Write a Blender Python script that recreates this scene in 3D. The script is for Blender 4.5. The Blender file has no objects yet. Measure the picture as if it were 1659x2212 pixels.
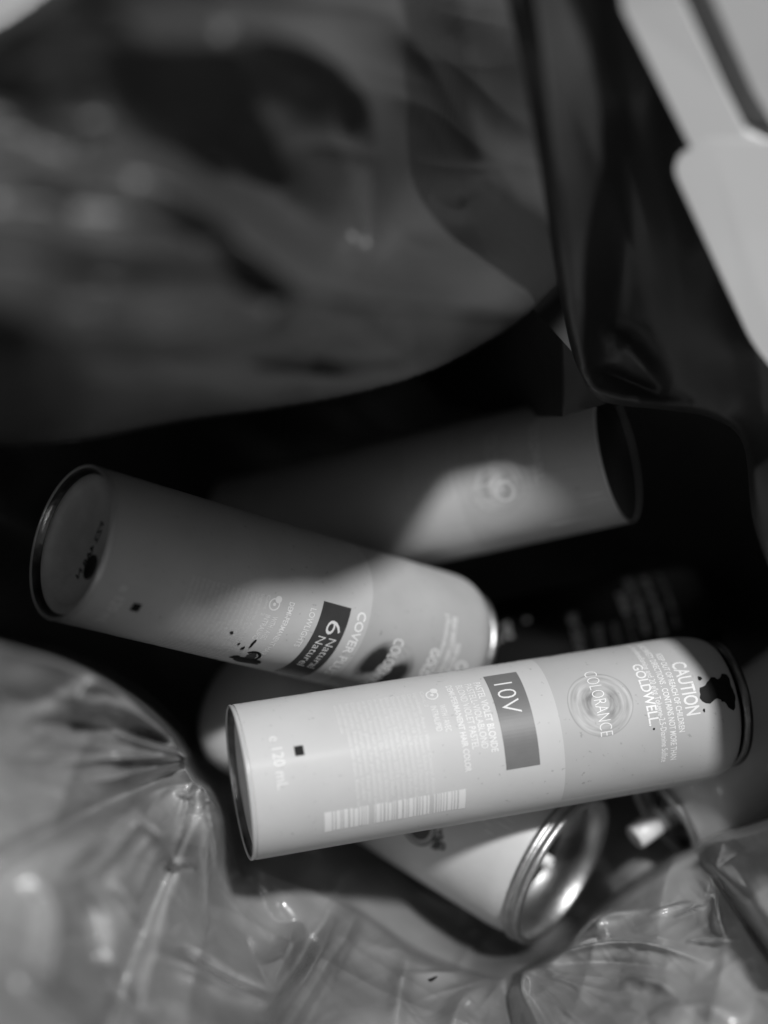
import bpy, bmesh, math, random
import numpy as np
from mathutils import Vector, Matrix
sc = bpy.context.scene
COL = sc.collection
random.seed(4)

# ---------------------------------------------------------------- camera
PITCH = math.radians(45)
CAM = Vector((0.0, -0.283, 0.373))
RIGHT = Vector((1, 0, 0))
UP = Vector((0, math.sin(PITCH), math.cos(PITCH)))
FWD = Vector((0, math.cos(PITCH), -math.sin(PITCH)))
cam_data = bpy.data.cameras.new('camera')
cam = bpy.data.objects.new('camera', cam_data)
COL.objects.link(cam)
cam.location = CAM
cam.rotation_euler = (math.radians(90) - PITCH, 0, 0)
cam_data.sensor_fit = 'HORIZONTAL'
cam_data.sensor_width = 24
cam_data.lens = 51
cam_data.clip_start = 0.005
cam_data.clip_end = 200
cam_data.dof.use_dof = True
cam_data.dof.focus_distance = 0.402
cam_data.dof.aperture_fstop = 2.8
sc.camera = cam

# ---------------------------------------------------------------- sky and sun
# light direction given as right / up / forward of the view, turned into world axes
lc = (-0.28, -0.60, 1.0)
SUNV = (RIGHT * lc[0] + UP * lc[1] + FWD * lc[2]).normalized()
elev = math.asin(-SUNV.z)
azim = math.atan2(-SUNV.x, -SUNV.y)
world = bpy.data.worlds.new('World')
sc.world = world
world.use_nodes = True
wn = world.node_tree
for n in list(wn.nodes): wn.nodes.remove(n)
wo = wn.nodes.new('ShaderNodeOutputWorld')
wb = wn.nodes.new('ShaderNodeBackground')
ws = wn.nodes.new('ShaderNodeTexSky')
ws.sky_type = 'NISHITA'
ws.sun_disc = False
ws.sun_elevation = elev
ws.sun_rotation = azim
wg = wn.nodes.new('ShaderNodeRGBToBW')          # the photograph is black and white
wn.links.new(ws.outputs[0], wg.inputs[0])
wn.links.new(wg.outputs[0], wb.inputs['Color'])
wn.links.new(wb.outputs[0], wo.inputs[0])
wb.inputs['Strength'].default_value = 0.05
sun_data = bpy.data.lights.new('sun', 'SUN')
sun_data.energy = 5.0
sun_data.angle = math.radians(5)
sun = bpy.data.objects.new('sun', sun_data)
COL.objects.link(sun)
sun.rotation_euler = SUNV.to_track_quat('-Z', 'Y').to_euler()
sc.view_settings.view_transform = 'Standard'
sc.view_settings.look = 'None'
sc.view_settings.exposure = -0.72
sc.view_settings.gamma = 1

# ---------------------------------------------------------------- helpers
FPX, CX, CY = 3525.0, 829.5, 1106.0
def at(px, py, d):
    "a point of the place, from its direction and its distance in mm along the view"
    d = d / 1000
    return CAM + RIGHT * ((px - CX) / FPX * d) - UP * ((py - CY) / FPX * d) + FWD * d

def mesh_obj(name, verts, faces, mat, parent=None, smooth=True, uv=None):
    me = bpy.data.meshes.new(name)
    me.from_pydata([tuple(v) for v in verts], [], faces)
    if uv is not None:
        lay = me.uv_layers.new(name='uv')
        for l in me.loops:
            lay.data[l.index].uv = uv[l.vertex_index]
    if smooth:
        me.polygons.foreach_set('use_smooth', [True] * len(me.polygons))
    me.materials.append(mat)
    me.update()
    o = bpy.data.objects.new(name, me)
    COL.objects.link(o)
    if parent: o.parent = parent
    return o

def tag(o, label=None, cat=None, group=None, kind=None):
    if label: o['label'] = label
    if cat: o['category'] = cat
    if group: o['group'] = group
    if kind: o['kind'] = kind
    return o

# ---------------------------------------------------------------- materials
def new_mat(name):
    m = bpy.data.materials.new(name); m.use_nodes = True
    return m, m.node_tree, m.node_tree.nodes['Principled BSDF']
def grey(b, v): b.inputs['Base Color'].default_value = (v, v, v, 1)
def plain(name, v, rough=0.5, metal=0.0, spec=0.5, coat=0.0, noise=0.0, nscale=300, bump=0.0, bscale=600):
    m, t, b = new_mat(name)
    grey(b, v)
    b.inputs['Roughness'].default_value = rough
    b.inputs['Metallic'].default_value = metal
    b.inputs['Specular IOR Level'].default_value = spec
    b.inputs['Coat Weight'].default_value = coat
    tc = t.nodes.new('ShaderNodeTexCoord')
    if noise:
        n = t.nodes.new('ShaderNodeTexNoise'); n.inputs['Scale'].default_value = nscale; n.inputs['Detail'].default_value = 6
        t.links.new(tc.outputs['Object'], n.inputs['Vector'])
        r = t.nodes.new('ShaderNodeMapRange')
        r.inputs['From Min'].default_value = 0.3; r.inputs['From Max'].default_value = 0.7
        r.inputs['To Min'].default_value = v * (1 - noise); r.inputs['To Max'].default_value = v * (1 + noise)
        t.links.new(n.outputs[0], r.inputs['Value']); t.links.new(r.outputs[0], b.inputs['Base Color'])
    if bump:
        n = t.nodes.new('ShaderNodeTexNoise'); n.inputs['Scale'].default_value = bscale; n.inputs['Detail'].default_value = 4
        t.links.new(tc.outputs['Object'], n.inputs['Vector'])
        bu = t.nodes.new('ShaderNodeBump'); bu.inputs['Strength'].default_value = bump; bu.inputs['Distance'].default_value = 0.001
        t.links.new(n.outputs[0], bu.inputs['Height']); t.links.new(bu.outputs[0], b.inputs['Normal'])
    return m

def math_node(t, op, a, b=None, clamp=False):
    n = t.nodes.new('ShaderNodeMath'); n.operation = op; n.use_clamp = clamp
    for i, x in enumerate((a, b)):
        if x is None: continue
        if isinstance(x, (int, float)): n.inputs[i].default_value = x
        else: t.links.new(x, n.inputs[i])
    return n.outputs[0]

def sstep(t, x, lo, hi):
    n = t.nodes.new('ShaderNodeMapRange'); n.interpolation_type = 'SMOOTHSTEP'
    n.inputs['From Min'].default_value = lo; n.inputs['From Max'].default_value = hi
    t.links.new(x, n.inputs['Value'])
    return n.outputs[0]

def can_paint(name, light, band, dv, scuff=0.06, swirl=0.0, swirl_dark=0.0):
    "lacquered tube: uv holds height and girth in cm. A darker printed band on the cap side, swirl rings in it."
    m, t, b = new_mat(name)
    uvn = t.nodes.new('ShaderNodeUVMap'); uvn.uv_map = 'uv'
    sp = t.nodes.new('ShaderNodeSeparateXYZ'); t.links.new(uvn.outputs[0], sp.inputs[0])
    u, v = sp.outputs[0], sp.outputs[1]
    v = math_node(t, 'SUBTRACT', v, dv / 10)
    bm = sstep(t, u, 7.735, 7.745)
    # the band runs round the front only
    bm = math_node(t, 'MULTIPLY', bm, sstep(t, v, 1.62 + 0.5, 1.60 + 0.5))
    tc = t.nodes.new('ShaderNodeTexCoord')
    n = t.nodes.new('ShaderNodeTexNoise'); n.inputs['Scale'].default_value = 60; n.inputs['Detail'].default_value = 8
    t.links.new(tc.outputs['Object'], n.inputs['Vector'])
    nn = math_node(t, 'MULTIPLY', math_node(t, 'SUBTRACT', n.outputs[0], 0.5), scuff * 2)
    base = math_node(t, 'ADD', math_node(t, 'MULTIPLY', bm, band - light), light)
    base = math_node(t, 'ADD', base, nn)
    if swirl or swirl_dark:
        du = math_node(t, 'SUBTRACT', u, 8.86); dd = math_node(t, 'ADD', v, 0.50)
        rr = math_node(t, 'SQRT', math_node(t, 'ADD', math_node(t, 'MULTIPLY', du, du), math_node(t, 'MULTIPLY', dd, dd)))
        ang = math_node(t, 'ARCTAN2', dd, du)
        cv = t.nodes.new('ShaderNodeCombineXYZ')
        t.links.new(math_node(t, 'MULTIPLY', rr, 7.0), cv.inputs[0])
        t.links.new(math_node(t, 'MULTIPLY', math_node(t, 'SINE', ang), 0.6), cv.inputs[1])
        t.links.new(math_node(t, 'MULTIPLY', math_node(t, 'COSINE', ang), 0.6), cv.inputs[2])
        n2 = t.nodes.new('ShaderNodeTexNoise'); n2.inputs['Scale'].default_value = 1.6; n2.inputs['Detail'].default_value = 2
        t.links.new(cv.outputs[0], n2.inputs['Vector'])
        inside = math_node(t, 'MULTIPLY', sstep(t, rr, 1.06 if swirl_dark else 0.86, 0.80), sstep(t, rr, 0.20, 0.27))
        rings = math_node(t, 'MULTIPLY', math_node(t, 'SUBTRACT', n2.outputs[0], 0.55), swirl * 1.3)
        # two darker crescents left and right of the eye
        cr = math_node(t, 'MULTIPLY', sstep(t, rr, 0.62 + (0.42 if swirl_dark else 0), 0.5 if swirl_dark else 0.30), sstep(t, math_node(t, 'ABSOLUTE', math_node(t, 'COSINE', math_node(t, 'SUBTRACT', ang, 0.35))), 0.25, 0.9))
        rings = math_node(t, 'SUBTRACT', rings, math_node(t, 'MULTIPLY', cr, swirl * 0.45 + swirl_dark))
        edge = math_node(t, 'MULTIPLY', math_node(t, 'MULTIPLY', sstep(t, rr, 0.80, 0.815), sstep(t, rr, 0.845, 0.83)), swirl * 0.25)
        base = math_node(t, 'SUBTRACT', math_node(t, 'ADD', base, math_node(t, 'MULTIPLY', rings, inside)), edge)
        base = math_node(t, 'MAXIMUM', base, 0.03)
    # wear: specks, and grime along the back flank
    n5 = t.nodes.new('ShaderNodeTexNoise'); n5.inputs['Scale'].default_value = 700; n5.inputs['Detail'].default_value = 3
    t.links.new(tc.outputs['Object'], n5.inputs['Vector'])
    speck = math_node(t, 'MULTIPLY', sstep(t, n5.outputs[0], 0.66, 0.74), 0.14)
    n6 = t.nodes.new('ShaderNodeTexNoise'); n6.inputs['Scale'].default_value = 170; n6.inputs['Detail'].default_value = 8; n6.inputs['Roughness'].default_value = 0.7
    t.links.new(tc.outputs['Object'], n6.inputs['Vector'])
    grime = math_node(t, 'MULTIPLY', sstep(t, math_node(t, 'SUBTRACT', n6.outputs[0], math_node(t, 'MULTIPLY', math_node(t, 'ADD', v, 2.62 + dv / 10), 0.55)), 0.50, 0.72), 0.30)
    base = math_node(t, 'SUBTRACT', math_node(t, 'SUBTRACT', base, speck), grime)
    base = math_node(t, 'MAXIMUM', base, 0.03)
    t.links.new(base, b.inputs['Base Color'])
    b.inputs['Roughness'].default_value = 0.6
    b.inputs['Specular IOR Level'].default_value = 0.35
    b.inputs['Coat Weight'].default_value = 0.03
    b.inputs['Coat Roughness'].default_value = 0.25
    n3 = t.nodes.new('ShaderNodeTexNoise'); n3.inputs['Scale'].default_value = 90; n3.inputs['Detail'].default_value = 5
    t.links.new(tc.outputs['Object'], n3.inputs['Vector'])
    bu = t.nodes.new('ShaderNodeBump'); bu.inputs['Strength'].default_value = 0.25; bu.inputs['Distance'].default_value = 0.0006
    t.links.new(n3.outputs[0], bu.inputs['Height']); t.links.new(bu.outputs[0], b.inputs['Normal'])
    return m

M_FRONT = can_paint('lacquer_front', 0.61, 0.50, 0, swirl=0.4)
M_MID = can_paint('lacquer_middle', 0.55, 0.45, 16.5, scuff=0.09, swirl=0.12, swirl_dark=0.5)
M_TOP = can_paint('lacquer_top', 0.60, 0.55, 6, swirl=0.3)
M_WHITE = plain('white_lacquer', 0.62, 0.38, spec=0.5, coat=0.3, noise=0.05, nscale=60, bump=0.15, bscale=120)
M_BLACKCAN = plain('black_lacquer', 0.008, 0.35)
M_METAL = plain('rolled_metal', 0.50, 0.42, metal=1.0, noise=0.15, nscale=200, bump=0.2, bscale=400)
M_DARKMETAL = plain('dim_metal', 0.22, 0.35, metal=1.0, noise=0.3, nscale=150, bump=0.3, bscale=300)
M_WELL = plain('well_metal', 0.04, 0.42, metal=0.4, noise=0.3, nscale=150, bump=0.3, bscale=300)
M_PLATE = plain('base_plate_metal', 0.85, 0.42, metal=0.0, noise=0.12, nscale=120, bump=0.35, bscale=250)
M_RIM = plain('pale_rim', 0.75, 0.3, metal=0.3)
M_GROOVESHADOW = plain('dark_groove_and_shadow', 0.02, 0.5)
M_CAP = plain('black_cap', 0.012, 0.22, spec=0.6)
M_PLASTIC = plain('white_plastic', 0.75, 0.35, noise=0.04)
M_PRINT = plain('white_print', 0.92, 0.5)
M_PRINTSOFT = plain('soft_white_print', 0.86, 0.5)
M_PRINTMID = plain('dull_white_print', 0.76, 0.5)
M_PANEL1 = plain('grey_panel', 0.19, 0.45, noise=0.05)
M_PANEL2 = plain('charcoal_panel', 0.045, 0.45, noise=0.1)
M_INKSHADOW = plain('black_ink_and_shadow', 0.008, 0.6, spec=0.2)
M_INKDRY = plain('dry_ink', 0.05, 0.6, noise=0.5, nscale=900)
M_SEAL = plain('seal_ink', 0.07, 0.5)
M_GREYPRINT = plain('grey_print', 0.85, 0.5)

def film(name, v, rough, bump, scale, streak=1.0, trans=0.0, spec=0.5, blotch=0.25, coat=0.0):
    m, t, b = new_mat(name)
    tc = t.nodes.new('ShaderNodeTexCoord')
    n = t.nodes.new('ShaderNodeTexNoise'); n.inputs['Scale'].default_value = scale; n.inputs['Detail'].default_value = 5
    n.inputs['Distortion'].default_value = 1.2
    t.links.new(tc.outputs['Object'], n.inputs['Vector'])
    bu = t.nodes.new('ShaderNodeBump'); bu.inputs['Strength'].default_value = bump; bu.inputs['Distance'].default_value = 0.004
    t.links.new(n.outputs[0], bu.inputs['Height']); t.links.new(bu.outputs[0], b.inputs['Normal'])
    n2 = t.nodes.new('ShaderNodeTexNoise'); n2.inputs['Scale'].default_value = 16; n2.inputs['Detail'].default_value = 3
    t.links.new(tc.outputs['Object'], n2.inputs['Vector'])
    r = t.nodes.new('ShaderNodeMapRange'); r.inputs['From Min'].default_value = 0.35; r.inputs['From Max'].default_value = 0.65
    r.inputs['To Min'].default_value = v * (1 - blotch); r.inputs['To Max'].default_value = v * (1 + blotch)
    t.links.new(n2.outputs[0], r.inputs['Value']); t.links.new(r.outputs[0], b.inputs['Base Color'])
    b.inputs['Roughness'].default_value = rough
    b.inputs['Specular IOR Level'].default_value = spec
    b.inputs['Coat Weight'].default_value = coat
    b.inputs['Coat Roughness'].default_value = 0.13
    if trans:
        tr = t.nodes.new('ShaderNodeBsdfTranslucent'); t.links.new(r.outputs[0], tr.inputs['Color'])
        mx = t.nodes.new('ShaderNodeMixShader'); mx.inputs[0].default_value = trans
        out = [n for n in t.nodes if n.type == 'OUTPUT_MATERIAL'][0]
        t.links.new(b.outputs[0], mx.inputs[1]); t.links.new(tr.outputs[0], mx.inputs[2]); t.links.new(mx.outputs[0], out.inputs['Surface'])
    return m
M_BLACKFILM = film('black_film', 0.055, 0.40, 0.10, 30)
M_GREYFILM = film('grey_film', 0.33, 0.26, 0.08, 45, spec=0.6, trans=0.16, blotch=0.4, coat=0.6)
M_WHITEGLINT = plain('white_glint', 0.8, 0.1, spec=1.0)  # white colour painted as glints on the cans
M_BOARD = plain('pale_board', 0.9, 0.6, noise=0.05, nscale=20)
M_STRIP = plain('grey_strip', 0.26, 0.6, noise=0.1, nscale=20)
M_GROUND = plain('concrete', 0.42, 0.9, noise=0.15, nscale=6, bump=0.3, bscale=60)

# ---------------------------------------------------------------- numeric tools for the films
def seg_dist(px, py, poly):
    "distance to a polyline and the place along it (0..1)"
    best = np.full(px.shape, 1e9); tt = np.zeros(px.shape)
    poly = np.array(poly, float)
    L = np.hypot(*(poly[1:] - poly[:-1]).T); cum = np.concatenate([[0], np.cumsum(L)]); tot = cum[-1]
    for i in range(len(poly) - 1):
        a, b = poly[i], poly[i + 1]; d = b - a; q = d @ d
        s = np.clip(((px - a[0]) * d[0] + (py - a[1]) * d[1]) / q, 0, 1)
        e = np.hypot(px - a[0] - s * d[0], py - a[1] - s * d[1])
        m = e < best
        best = np.where(m, e, best); tt = np.where(m, (cum[i] + s * L[i]) / tot, tt)
    return best, tt
def smooth_poly(pts, k=6):
    pts = [np.array(p, float) for p in pts]
    q = [2 * pts[0] - pts[1]] + pts + [2 * pts[-1] - pts[-2]]
    out = []
    for i in range(1, len(q) - 2):
        for j in range(k):
            s = j / k; a, b, c, d = q[i - 1], q[i], q[i + 1], q[i + 2]
            out.append(0.5 * (2 * b + (c - a) * s + (2 * a - 5 * b + 4 * c - d) * s * s + (3 * b - a - 3 * c + d) * s ** 3))
    out.append(pts[-1])
    return np.array(out)
def inside(px, py, poly):
    c = np.zeros(px.shape, bool); poly = np.array(poly, float); n = len(poly)
    for i in range(n):
        x1, y1 = poly[i]; x2, y2 = poly[(i + 1) % n]
        if y1 == y2: continue
        m = ((y1 > py) != (y2 > py)) & (px < (x2 - x1) * (py - y1) / (y2 - y1) + x1)
        c ^= m
    return c
def tps(ctrl):
    c = np.array(ctrl, float); n = len(c); X = c[:, :2] / 1000
    def U(r2): return np.where(r2 > 0, r2 * np.log(r2 + 1e-12), 0)
    K = U(((X[:, None] - X[None]) ** 2).sum(-1)) + np.eye(n) * 1e-4
    Pm = np.c_[np.ones(n), X]
    A = np.zeros((n + 3, n + 3)); A[:n, :n] = K; A[:n, n:] = Pm; A[n:, :n] = Pm.T
    w = np.linalg.solve(A, np.r_[c[:, 2], 0, 0, 0])
    def f(px, py):
        out = w[n] + w[n + 1] * px / 1000 + w[n + 2] * py / 1000
        for i in range(n):
            out = out + w[i] * U((px / 1000 - X[i, 0]) ** 2 + (py / 1000 - X[i, 1]) ** 2)
        return out
    return f
_rng = np.random.RandomState(7)
_G = _rng.rand(256, 256)
def vnoise(x, y):
    xi = np.floor(x).astype(int); yi = np.floor(y).astype(int); fx = x - xi; fy = y - yi
    fx = fx * fx * (3 - 2 * fx); fy = fy * fy * (3 - 2 * fy)
    g = lambda a, b: _G[a % 256, b % 256]
    return (g(xi, yi) * (1 - fx) + g(xi + 1, yi) * fx) * (1 - fy) + (g(xi, yi + 1) * (1 - fx) + g(xi + 1, yi + 1) * fx) * fy
def crease(px, py, ang, across, along, seed):
    "stretched ridged noise: creases running along the angle"
    ca, sa = math.cos(ang), math.sin(ang)
    wx = px + 60 * vnoise(px / 230 + seed, py / 230); wy = py + 60 * vnoise(px / 230, py / 230 + seed * 3)
    a = (wx * ca + wy * sa) / along; c = (-wx * sa + wy * ca) / across
    return 1 - np.abs(2 * vnoise(a + seed * 7.3, c + seed * 1.7) - 1)
def folds(px, py, lst):
    out = np.zeros(px.shape)
    for pts, w, amp, sharp, taper in lst:
        d, s = seg_dist(px, py, smooth_poly(pts, 5))
        tp = np.ones(px.shape)
        if 'a' in taper: tp *= np.clip(s / 0.35, 0, 1) ** 0.8
        if 'b' in taper: tp *= np.clip((1 - s) / 0.35, 0, 1) ** 0.8
        ww = w * (0.55 + 0.45 * s) if 'w' in taper else w
        out += amp * tp * np.exp(-(d / ww) ** sharp)
    return out
def roll(px, py, poly, width):
    "1 inside the outline, falling like a rounded edge to 0 on it"
    ins = inside(px, py, poly)
    d, _ = seg_dist(px, py, np.vstack([poly, poly[:1]]))
    x = np.clip(d / width, 0, 1)
    return np.where(ins, np.sqrt(np.clip(1 - (1 - x) ** 2, 0, 1)), 0)
def sheet(name, x0, x1, y0, y1, nx, ny, fn, mat, parent=None, keep=None, outline=None, skirt=None):
    gx, gy = np.meshgrid(np.linspace(x0, x1, nx), np.linspace(y0, y1, ny))
    if outline is not None:
        ins = inside(gx, gy, outline)
        P = np.vstack([outline, outline[:1]]); best = np.full(gx.shape, 1e9); qx = gx.copy(); qy = gy.copy()
        for a, b in zip(P[:-1], P[1:]):
            e = b - a; q = e @ e
            if q == 0: continue
            t_ = np.clip(((gx - a[0]) * e[0] + (gy - a[1]) * e[1]) / q, 0, 1)
            cx, cy = a[0] + t_ * e[0], a[1] + t_ * e[1]; dd = np.hypot(gx - cx, gy - cy); m = dd < best
            best = np.where(m, dd, best); qx = np.where(m, cx, qx); qy = np.where(m, cy, qy)
        gx = np.where(ins, gx, qx); gy = np.where(ins, gy, qy)
    d = fn(gx, gy)
    if skirt is not None: d = np.where(ins, d, skirt(gx, gy))
    D = d / 1000
    X = (gx - CX) / FPX * D; Y = -(gy - CY) / FPX * D
    co = np.array(CAM)[None, None] + X[..., None] * np.array(RIGHT) + Y[..., None] * np.array(UP) + D[..., None] * np.array(FWD)
    co = co.reshape(-1, 3)
    idx = np.arange(nx * ny).reshape(ny, nx)
    f = np.stack([idx[:-1, :-1], idx[1:, :-1], idx[1:, 1:], idx[:-1, 1:]], -1)
    kk = np.ones(f.shape[:2], bool)
    if outline is not None:
        kk &= ins[:-1, :-1] | ins[1:, :-1] | ins[1:, 1:] | ins[:-1, 1:]
    if keep is not None:
        k = keep(gx, gy)
        kk &= k[:-1, :-1] & k[1:, :-1] & k[1:, 1:] & k[:-1, 1:]
    f = f[kk]
    f = f.reshape(-1, 4)
    me = bpy.data.meshes.new(name)
    me.vertices.add(len(co)); me.vertices.foreach_set('co', co.ravel())
    me.loops.add(f.size); me.loops.foreach_set('vertex_index', f.ravel())
    me.polygons.add(len(f)); me.polygons.foreach_set('loop_start', np.arange(0, f.size, 4))
    me.polygons.foreach_set('use_smooth', np.ones(len(f), bool))
    me.update(calc_edges=True); me.validate()
    bm = bmesh.new(); bm.from_mesh(me)
    bmesh.ops.delete(bm, geom=[v for v in bm.verts if not v.link_faces], context='VERTS')
    bm.to_mesh(me); bm.free()
    me.materials.append(mat)
    o = bpy.data.objects.new(name, me); COL.objects.link(o)
    if parent: o.parent = parent
    return o

# ---------------------------------------------------------------- setting
g = mesh_obj('ground', [(-40, -40, -0.16), (40, -40, -0.16), (40, 40, -0.16), (-40, 40, -0.16)], [(0, 1, 2, 3)], M_GROUND, smooth=False)
tag(g, 'pale sunlit concrete ground behind the bag', kind='structure')

# ---------------------------------------------------------------- black bin bag: one sheet of film, walls, overhang and flap
bag = bpy.data.objects.new('bin_bag', None); COL.objects.link(bag)
tag(bag, 'crumpled black plastic bin bag standing open around the cans', 'bin bag')
OVER = np.vstack([smooth_poly([(-400, 985), (0, 962), (180, 948), (400, 905), (700, 862), (900, 812), (1040, 745), (1160, 660), (1260, 560)], 6), [(1500, 400), (1500, -500), (-600, -500), (-600, 985)]])
near_f = tps([(-300, 960, 345), (0, 955, 345), (400, 900, 340), (700, 862, 352), (900, 800, 362), (1040, 745, 376), (1160, 650, 388), (-300, 740, 280), (100, 740, 258), (300, 720, 270), (484, 700, 283), (621, 700, 301), (790, 700, 319), (1000, 690, 342), (1107, 680, 361),
              (100, 600, 268), (500, 600, 296), (800, 560, 338), (1000, 400, 425), (1160, 400, 490), (1300, 500, 530), (1300, 100, 540),
              (0, 300, 272), (400, 330, 291), (800, 300, 344), (1100, 100, 440), (0, -100, 248), (500, -100, 275), (1000, -200, 400), (-300, 200, 272)])
cav_f = tps([(-300, 1000, 420), (0, 1100, 430), (-300, 1400, 430), (200, 1350, 500), (500, 1000, 545), (900, 1000, 570), (900, 1500, 575), (1300, 900, 560), (400, 1600, 560), (800, 1900, 560),
             (1659, 1000, 500), (1900, 1000, 430), (1659, 1500, 520), (1900, 1600, 470), (1500, 2000, 540), (1100, 600, 600), (1659, 500, 600), (1900, 0, 700), (1300, 0, 740), (1000, 200, 720), (600, 500, 540)])
black_folds = [
    ([(180, 330), (330, 385), (470, 470), (600, 575), (760, 640), (960, 668), (1120, 690)], 50, 22, 1.6, 'a'),
    ([(300, 250), (420, 330), (600, 440), (780, 560), (900, 620)], 60, -7, 1.8, 'ab'),
    ([(-60, 470), (150, 520), (400, 560), (640, 600)], 60, 8, 1.6, 'ab'),
    ([(100, 560), (250, 556), (420, 566)], 30, 5, 1.6, 'ab'),
    ([(-100, 640), (100, 700), (330, 735), (560, 720), (800, 690)], 55, 11, 1.6, 'ab'),
    ([(560, 640), (480, 690), (330, 720)], 32, 6, 1.6, 'ab'),
    ([(100, 775), (350, 772), (620, 778), (900, 760)], 38, -10, 1.8, 'ab'),
    ([(420, 780), (600, 800), (760, 815), (880, 800)], 16, 4, 1.5, 'ab'),
    ([(0, 760), (60, 800), (80, 900)], 28, 5, 1.6, 'ab'),
    ([(-60, 925), (40, 938), (130, 938), (220, 915)], 18, 5, 1.6, 'b'),
    ([(470, 60), (640, 90), (740, 150), (800, 230), (815, 330), (800, 450), (800, 600)], 36, 13, 1.6, 'ab'),
    ([(300, 180), (450, 290), (600, 420), (740, 560)], 75, -5, 1.8, 'ab'),
    ([(200, 90), (400, 100), (640, 90)], 60, 7, 1.8, 'ab'),
    ([(830, 0), (920, 120), (1000, 260), (1080, 400)], 34, 7, 1.6, 'a'),
    ([(930, 420), (990, 455), (1050, 415)], 20, 4, 1.5, 'ab'),
    ([(880, -100), (960, 100), (1040, 280), (1100, 420)], 80, -5, 1.8, 'ab'),
    ([(-100, 420), (80, 400), (250, 420), (420, 480)], 40, 7, 1.6, 'ab'),
    ([(520, 720), (640, 650), (760, 660)], 34, 6, 1.6, 'ab'),
    ([(60, 640), (180, 655), (300, 690)], 26, 6, 1.6, 'ab'),
]
def cavity_fn(px, py): return cav_f(px, py) - 8 * crease(px, py, 0.4, 140, 380, 3.3)
def black_fn(px, py):
    n = near_f(px, py) - folds(px, py, black_folds)
    n = n - 3.5 * crease(px, py, 0.5, 120, 420, 1.3) - 2.0 * crease(px, py, 0.1, 60, 260, 4.1) - 2.5 * crease(px, py, 1.2, 110, 400, 2.2)
    r = roll(px, py, OVER, 45)
    return np.minimum(n + 12 * (1 - r), cavity_fn(px, py) - 2)
def black_keep(px, py):
    return ~((px + 1.25 * py) < 120) | (px < -500)
keep_wall = lambda x, y: ((x * 0.62 + y) > 70 - 0.0004 * x * x)
sheet('bag_wall', -420, 2100, -330, 2350, 220, 240, cavity_fn, M_BLACKFILM, bag, keep=keep_wall)
sheet('overhanging_fold', -420, 1520, -330, 1010, 340, 260, black_fn, M_BLACKFILM, bag, keep=keep_wall, outline=OVER, skirt=cavity_fn)

# flap hanging at the right, its hem gathered to a blunt tip
FLAP = np.vstack([[(900, -900)], smooth_poly([(1010, -300), (1110, 60), (1160, 330), (1195, 560), (1225, 720), (1250, 800), (1288, 858), (1340, 876), (1440, 886), (1540, 905), (1605, 960), (1628, 1130), (1690, 1286), (1785, 1434), (1950, 1616), (2050, 1900)], 6),
                  [(3000, 1900), (3000, -900)]])  # unseen part off to the right drawn out to block the sun
flap_near = tps([(1000, -200, 318), (1110, 60, 330), (1200, 400, 345), (1240, 750, 396), (1290, 860, 406), (1440, 885, 410), (1560, 905, 405), (1350, -200, 322), (1400, 200, 340), (1400, 600, 386), (1500, 332, 366), (1300, -900, 300), (2500, -900, 320), (1640, 760, 376), (1800, 900, 372), (1690, 1130, 370), (1740, 1286, 367), (1800, 1434, 360), (1870, 1616, 380), (1900, 1300, 355), (2200, 1500, 325), (2200, 1000, 335), (1950, 1900, 380), (2900, 1500, 280), (2900, 1000, 290), (2300, 500, 370), (2900, 0, 340), (2000, 0, 345)])
flap_folds = [
    ([(1150, -50), (1185, 200), (1210, 400), (1240, 640), (1262, 790)], 26, 6, 1.6, ''),
    ([(1250, 830), (1330, 855), (1440, 870), (1500, 872)], 16, 4, 1.5, 'b'),
    ([(1300, 700), (1350, 745), (1400, 800), (1440, 850)], 26, 5, 1.6, 'ab'),
    ([(1300, -100), (1340, 200), (1350, 500), (1330, 700)], 60, -7, 1.8, 'a'),
    ([(1270, 790), (1340, 815), (1420, 850)], 14, -4, 1.5, 'ab'),
]
def flap_fn(px, py):
    n = flap_near(px, py) - folds(px, py, flap_folds) - 3 * crease(px, py, 1.35, 80, 420, 5.5)
    r = roll(px, py, FLAP, 16)
    return n + 7 * (1 - r)
sheet('hanging_flap', 880, 3020, -920, 1910, 360, 440, flap_fn, M_BLACKFILM, bag, outline=FLAP)
# unseen film added to cut the sky light: left side, near side and right side
def sky_screen():
    nu, nv = 90, 26; vs = []; fs = []
    for i in range(nu):
        s_ = i / (nu - 1); a = math.radians(118 + s_ * 232)
        ax = 0.150 if math.cos(a) < 0 else 0.205
        lim = -0.08 + 0.34 * max(0, (s_ - 0.72) / 0.28)
        for j in range(nv):
            w = j / (nv - 1); z = 0.44 + (lim - 0.44) * w
            k = 1 + 0.035 * math.sin(a * 17 + 3 * w) + 0.03 * math.sin(a * 7 + 5 * w) + 0.02 * math.sin(a * 31 - 6 * w) + 0.10 * w
            vs.append(CAM + RIGHT * (ax * k * math.cos(a)) + UP * (0.185 * k * math.sin(a)) + FWD * z)
    for i in range(nu - 1):
        for j in range(nv - 1):
            fs.append((i * nv + j, i * nv + j + 1, (i + 1) * nv + j + 1, (i + 1) * nv + j))
    return mesh_obj('unseen_sky_screen', vs, fs, M_BLACKFILM, bag)
sky_screen()
# little folded corner of film caught behind the flap
CORN = np.array([(1145, 660), (1190, 708), (1236, 760), (1275, 800), (1310, 872), (1215, 900), (1100, 900), (960, 880), (900, 800), (960, 700), (1060, 640)], float)
sheet('folded_corner', 880, 1330, 630, 925, 110, 90, lambda x, y: 402 + (y - 660) * 0.06 + np.clip(1215 - x, 0, 400) * 0.42 + 1.5 * np.sin(x / 38.0 + y / 55.0) - 1.0 * crease(x, y, 0.9, 60, 200, 2.2), M_BLACKFILM, bag, outline=CORN)

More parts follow.
